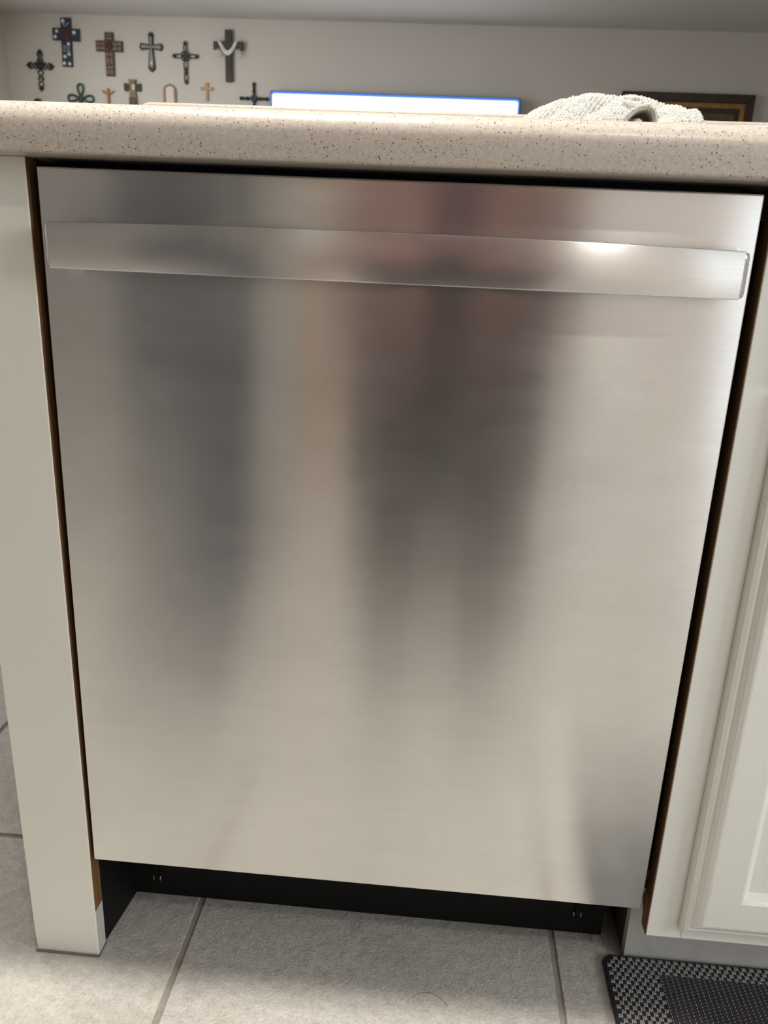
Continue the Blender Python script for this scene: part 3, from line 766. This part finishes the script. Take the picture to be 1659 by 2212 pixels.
# ================================================================== ceiling downlights
def downlight(x, y, power, label, color=(1.0, .955, .895)):
    d = thing('ceiling_downlight', label, 'light', (x, y, ZC), 'recessed ceiling downlights')
    bm = bmesh.new(); n = 32
    R = [(.070, 0), (.095, 0), (.095, -.006), (.088, -.009), (.070, -.006)]
    V = [[bm.verts.new((r*math.cos(2*PI*k/n), r*math.sin(2*PI*k/n), z)) for k in range(n)] for r, z in R]
    for a in range(len(V)):
        for k in range(n): bm.faces.new((V[a][k], V[a][(k+1) % n], V[(a+1) % len(V)][(k+1) % n], V[(a+1) % len(V)][k]))
    bmesh.ops.recalc_face_normals(bm, faces=bm.faces[:])
    link('trim_ring', bm, 'cab', d, True)
    bm = bmesh.new(); add_cyl(bm, (0, 0, -.002), .070, .003); link('diffuser', bm, 'lamp', d)
    l = area('downlight_lamp', (0, 0, -.012), (0, 0, -1), .10, .10, power, color, 'DISK'); l.parent = d
    return d
downlight(-.30, -.060, 48, 'recessed ceiling downlight over the dishwasher')
downlight(.62, -1.45, 7, 'recessed ceiling downlight in the kitchen aisle')
downlight(-2.6, 4.9, 13, 'recessed ceiling downlight in front of the crosses')
downlight(1.6, 3.6, 6, 'recessed ceiling downlight on the living room right side', (1, .97, .95))

# ================================================================== the kitchen side behind the photographer
tc = thing('added_tall_cabinet', 'tall taupe cabinet added to keep the left of the door reflection dim', 'cabinet', (-1.6, -2.1, 0))  # unseen, added; taupe chosen to dim the left side of the door reflection
local(box('carcass', 'taupe', -2.28, -.95, YF+.005, -1.80, .0005, 2.2), tc)
for a, b in ((-2.275, -1.618), (-1.612, -.955)):
    d = local(box('door', 'taupe', a, b, -1.80, -1.78, .10, 2.19, None, .003), tc)
    box('door_handle', 'chrome', (b-.05 if a < -2 else a+.04), (b-.04 if a < -2 else a+.05), -1.78, -1.75, 1.0, 1.2, d, .002)
fz = thing('added_freezer', 'narrow slate grey unit added for the dark band reflected in the door', 'added_freezer', (-.73, -2.1, 0))  # unseen, added so the steel reflects a dark band on the left
local(box('body', 'fridge', -.930, -.545, YF+.005, -1.78, .02, 1.06, None, .006), fz)
local(box('door', 'fridge', -.928, -.547, -1.775, -1.73, .10, 1.055, None, .008), fz)
local(box('door_handle', 'screw', -.60, -.58, -1.73, -1.70, .6, .95, None, .004), fz)
local(box('plinth', 'black', -.92, -.555, YF+.02, -1.79, .0005, .02), fz)
rg = thing('added_runner_rug', 'charcoal floor runner added to darken the lower door reflection', 'rug', (-.46, -1.2, 0))  # unseen, added to carry the dark reflected band further down the door
local(box('pile', 'rug', -.60, -.33, -1.66, -.66, .0004, .007, None, .002), rg)
for y0 in (-1.675, -.66): local(box('bound_edge', 'leggings', -.60, -.33, y0, y0+.015, .0004, .0075, None, .002), rg)
ok = thing('added_drawer_unit', 'narrow oak drawers added for the tan band reflected in the door', 'drawers', (-.3, -2.1, 0))  # unseen, added so the steel reflects a tan band
local(box('carcass', 'putty', -.540, -.175, YF+.005, -1.79, .0005, .862), ok)
for z0, z1 in ((.10, .36), (.365, .62), (.625, .855)):
    d = local(box('drawer', 'oak', -.400, -.180, -1.79, -1.765, z0, z1, None, .003), ok)
    bm = bmesh.new(); add_ball(bm, (-.29, -1.755, (z0+z1)/2), .014); link('knob', bm, 'chrome', d, True)
bc = thing('back_cabinet', 'short white base cabinet on the kitchen back wall', 'cabinet', (.1, -2.1, 0))
local(box('carcass', 'cab', -.17, .40, YF+.005, -1.80, .10, .862), bc)
local(box('toe_kick', 'primer', -.17, .40, YF+.005, -1.86, .0005, .10), bc)
d = local(box('door', 'cab', -.16, .39, -1.80, -1.78, .12, .68, None, .003), bc)
box('door_panel', 'cab', -.10, .33, -1.782, -1.776, .18, .62, d, .002)
d = local(box('drawer', 'cab', -.16, .39, -1.80, -1.78, .70, .85, None, .003), bc)
bm = bmesh.new(); add_ball(bm, (.115, -1.772, .775), .014); link('knob', bm, 'chrome', d, True)
bt = box('back_countertop', 'counter', -.543, .42, YF+.003, -1.76, .863, .90, None, .008)
tag(bt, 'speckled beige countertop along the kitchen back wall', 'countertop')
uc = thing('wall_cabinet', 'white wall cabinets hung over the back countertop', 'cabinet', (0, YF+.17, 1.45))
local(box('carcass', 'cab', -.54, .40, YF+.002, YF+.33, 1.42, 2.25), uc)
for k in range(2):
    a = -.53+k*.463; local(box('door', 'cab', a, a+.455, YF+.33, YF+.35, 1.43, 2.24, None, .003), uc)
cu = thing('curtain', 'sheer cream curtain hanging beside the patio door', 'curtain', (.75, YF+.1, 2.15))
bm = bmesh.new(); A = []; n = 90
for i in range(n+1):
    x = -.30+.62*i/n; y = .03*math.sin(i*.62)+.012*math.sin(i*1.7)
    A.append((bm.verts.new((x, y, 0)), bm.verts.new((x*.97, y*1.15, -1.05)), bm.verts.new((x, y*1.2, -2.12))))
for a, b in zip(A, A[1:]):
    bm.faces.new((a[0], b[0], b[1], a[1])); bm.faces.new((a[1], b[1], b[2], a[2]))
link('drape', bm, 'curtain', cu, True)
bm = bmesh.new(); add_tube(bm, [(-.36, 0, .01), (1.7, 0, .01)], .012, 10); link('rod', bm, 'dark', cu, True)

# ------------------------------------------------------------------ person taking the photograph
PXc = .065
per = thing('person', 'person in a long mauve top and dark leggings holding a phone', 'person', (PXc, -.98, 0))
def skin(name, mat, verts, edges, root, par, levels=2):
    me = bpy.data.meshes.new(name); me.from_pydata([v[0] for v in verts], edges, [])
    o = bpy.data.objects.new(name, me); COL.objects.link(o); me.materials.append(M[mat])
    o.modifiers.new('skin', 'SKIN'); sv = me.skin_vertices[0].data if me.skin_vertices else None
    if sv is None:
        bmx = bmesh.new(); bmx.from_mesh(me); lay = bmx.verts.layers.skin.verify(); bmx.to_mesh(me); bmx.free(); sv = me.skin_vertices[0].data
    for i, v in enumerate(verts):
        sv[i].radius = v[1] if isinstance(v[1], tuple) else (v[1], v[1]); sv[i].use_root = (i == root)
    o.modifiers['skin'].use_smooth_shade = True
    ss = o.modifiers.new('sub', 'SUBSURF'); ss.levels = levels; ss.render_levels = levels
    local(o, par); return o
def chain(V, E, start, pts):
    p = start
    for q in pts: V.append(q); E.append((p, len(V)-1)); p = len(V)-1
    return p
c0 = Vector((PXc, 0, 0))
def Q(x, y, z): return (PXc+x, y, z)
V, E = [(Q(0, -.98, .93), (.14, .10))], []
ch_ = chain(V, E, 0, [(Q(0, -.97, 1.08), (.12, .085)), (Q(0, -.96, 1.25), (.13, .09)), (Q(0, -.95, 1.36), (.10, .075)), (Q(0, -.935, 1.43), .05), (Q(0, -.915, 1.50), .048)])
for s in (-1, 1):
    k = chain(V, E, 3, [(Q(s*.16, -.945, 1.37), .052), (Q(s*.20, -.965, 1.22), .043), (Q(s*.235, -.975, 1.07), .036), (Q(s*.17, -.89, .985), .034), (Q(s*.105, -.815, .895), .024), (Q(s*.085, -.792, .850), (.034, .016))])
    palm = k
    for j, (dx, dz, L) in enumerate(((0, .022, .92), (0, .008, 1.0), (0, -.006, .95), (0, -.020, .80))):
        f0 = Vector(Q(s*.072, -.775, .826+dz)); V.append((tuple(f0), .0095)); E.append((palm, len(V)-1))
        chain(V, E, len(V)-1, [(tuple(f0+Vector((s*-.012, .018*L, -.012))), .009), (tuple(f0+Vector((s*-.030, .024*L, -.016))), .008), (tuple(f0+Vector((s*-.042, .020*L, -.017))), .007)])
    chain(V, E, palm, [(Q(s*.072, -.790, .880), .011), (Q(s*.052, -.775, .888), .010), (Q(s*.034, -.762, .880), .008)])
    chain(V, E, 0, [(Q(s*.09, -.975, .84), .100), (Q(s*.09, -.955, .66), .088), (Q(s*.09, -.935, .49), .066), (Q(s*.09, -.955, .33), .062), (Q(s*.09, -.975, .10), .040), (Q(s*.095, -.965, .055), .040), (Q(s*.105, -.84, .035), (.036, .022))])
body = skin('body', 'skin', V, E, 0, per)
# long top (hem at mid thigh) and leggings follow the body
V, E = [(Q(0, -.97, 1.08), (.18, .12))], []
chain(V, E, 0, [(Q(0, -.96, 1.25), (.18, .125)), (Q(0, -.95, 1.37), (.12, .09)), (Q(0, -.94, 1.42), .07)])
for s in (-1, 1): chain(V, E, 2, [(Q(s*.16, -.945, 1.375), .070), (Q(s*.20, -.965, 1.22), .060), (Q(s*.23, -.975, 1.10), .056)])
chain(V, E, 0, [(Q(0, -.975, .93), (.23, .15)), (Q(0, -.97, .80), (.27, .17)), (Q(0, -.96, .66), (.29, .18)), (Q(0, -.96, .58), (.29, .18))])
skin('long_top', 'mauve', V, E, 0, per)
for s in (-1, 1):
    V, E = [(Q(s*.09, -.975, .82), .112)], []
    chain(V, E, 0, [(Q(s*.09, -.955, .66), .125), (Q(s*.09, -.935, .49), .125), (Q(s*.09, -.95, .33), .125), (Q(s*.09, -.96, .10), .105)])
    skin('legging', 'leggings', V, E, 0, per)
    V, E = [(Q(s*.093, -1.00, .05), (.050, .044))], []
    chain(V, E, 0, [(Q(s*.097, -.93, .045), (.048, .040)), (Q(s*.106, -.83, .036), (.050, .030))])
    skin('shoe', 'shoe', V, E, 0, per)
# head looking down at the phone
bm = bmesh.new(); bmesh.ops.create_uvsphere(bm, u_segments=32, v_segments=24, radius=1)
for v in bm.verts:
    x, y, z = v.co
    jaw = 1-.24*max(0, -z)
    nose = .20*math.exp(-((x/.16)**2+((z+.12)/.22)**2)) if y > 0 else 0
    sock = -.07*sum(math.exp(-(((x-sx*.38)/.2)**2+((z-.08)/.13)**2)) for sx in (-1, 1)) if y > 0 else 0
    chin = .06*math.exp(-((x/.3)**2+((z+.85)/.25)**2)) if y > 0 else 0
    v.co = Vector((x*.078*jaw, (y*(.096 if y > 0 else .100)*(1-.05*max(0, -z)))+(nose+sock+chin)*.1, z*.118))
hm = Matrix.Translation(Q(0, -.88, 1.585)) @ Matrix.Rotation(-.55, 4, 'X')
def headpart(name, m, b, sm=True):
    bmesh.ops.transform(b, matrix=hm, verts=b.verts[:]); return local(link(name, b, m, None, sm), per)
headpart('head', 'skin', bm)
for s in (-1, 1):
    b = bmesh.new(); add_ball(b, (s*.029, .080, .010), .0105, 1.25, .8, .7); headpart('eye', 'eyewhite', b)
    b = bmesh.new(); add_ball(b, (s*.029, .0862, .009), .0048, 1, .5, 1); headpart('iris', 'hair', b)
    b = bmesh.new(); add_ball(b, (s*.078, -.005, -.005), .020, .35, .7, 1.4); headpart('ear', 'skin', b)
b = bmesh.new(); add_ball(b, (0, .088, -.058), .020, 1.1, .45, .35); headpart('mouth', 'lip', b)
bm = bmesh.new(); bmesh.ops.create_uvsphere(bm, u_segments=28, v_segments=20, radius=1)
for v in bm.verts:
    x, y, z = v.co; front = max(0, y)
    v.co = Vector((x*.088, y*.105-.014-front*.020, z*.120+.018+front*.055+(-.05 if z < -.2 and y < .2 else 0)))
headpart('hair', 'hair', bm)
# phone held just behind the lens position
ph = thing('phone', 'dark smartphone held in both hands by the person', 'phone', tuple(CAM-f_*.010+d_*.045))
Rm = Matrix((r_, -d_, -f_)).transposed()
ph.rotation_euler = Rm.to_euler()
box('body', 'fridge', -.037, .037, -.074, .074, -.004, .0035, ph, .003)
box('display', 'glassdark', -.035, .035, -.072, .072, .0035, .0042, ph, .0003)

bm = bmesh.new(); add_tube(bm, [(.0568+.0465*k/16, -.0066-.0150*((k-8)/8)**2, .0006) for k in range(17)], .00016, 5)
tag(link('hair_strand', bm, 'hair'), 'thin curved hair strand lying on the tile before the dishwasher', 'hair')
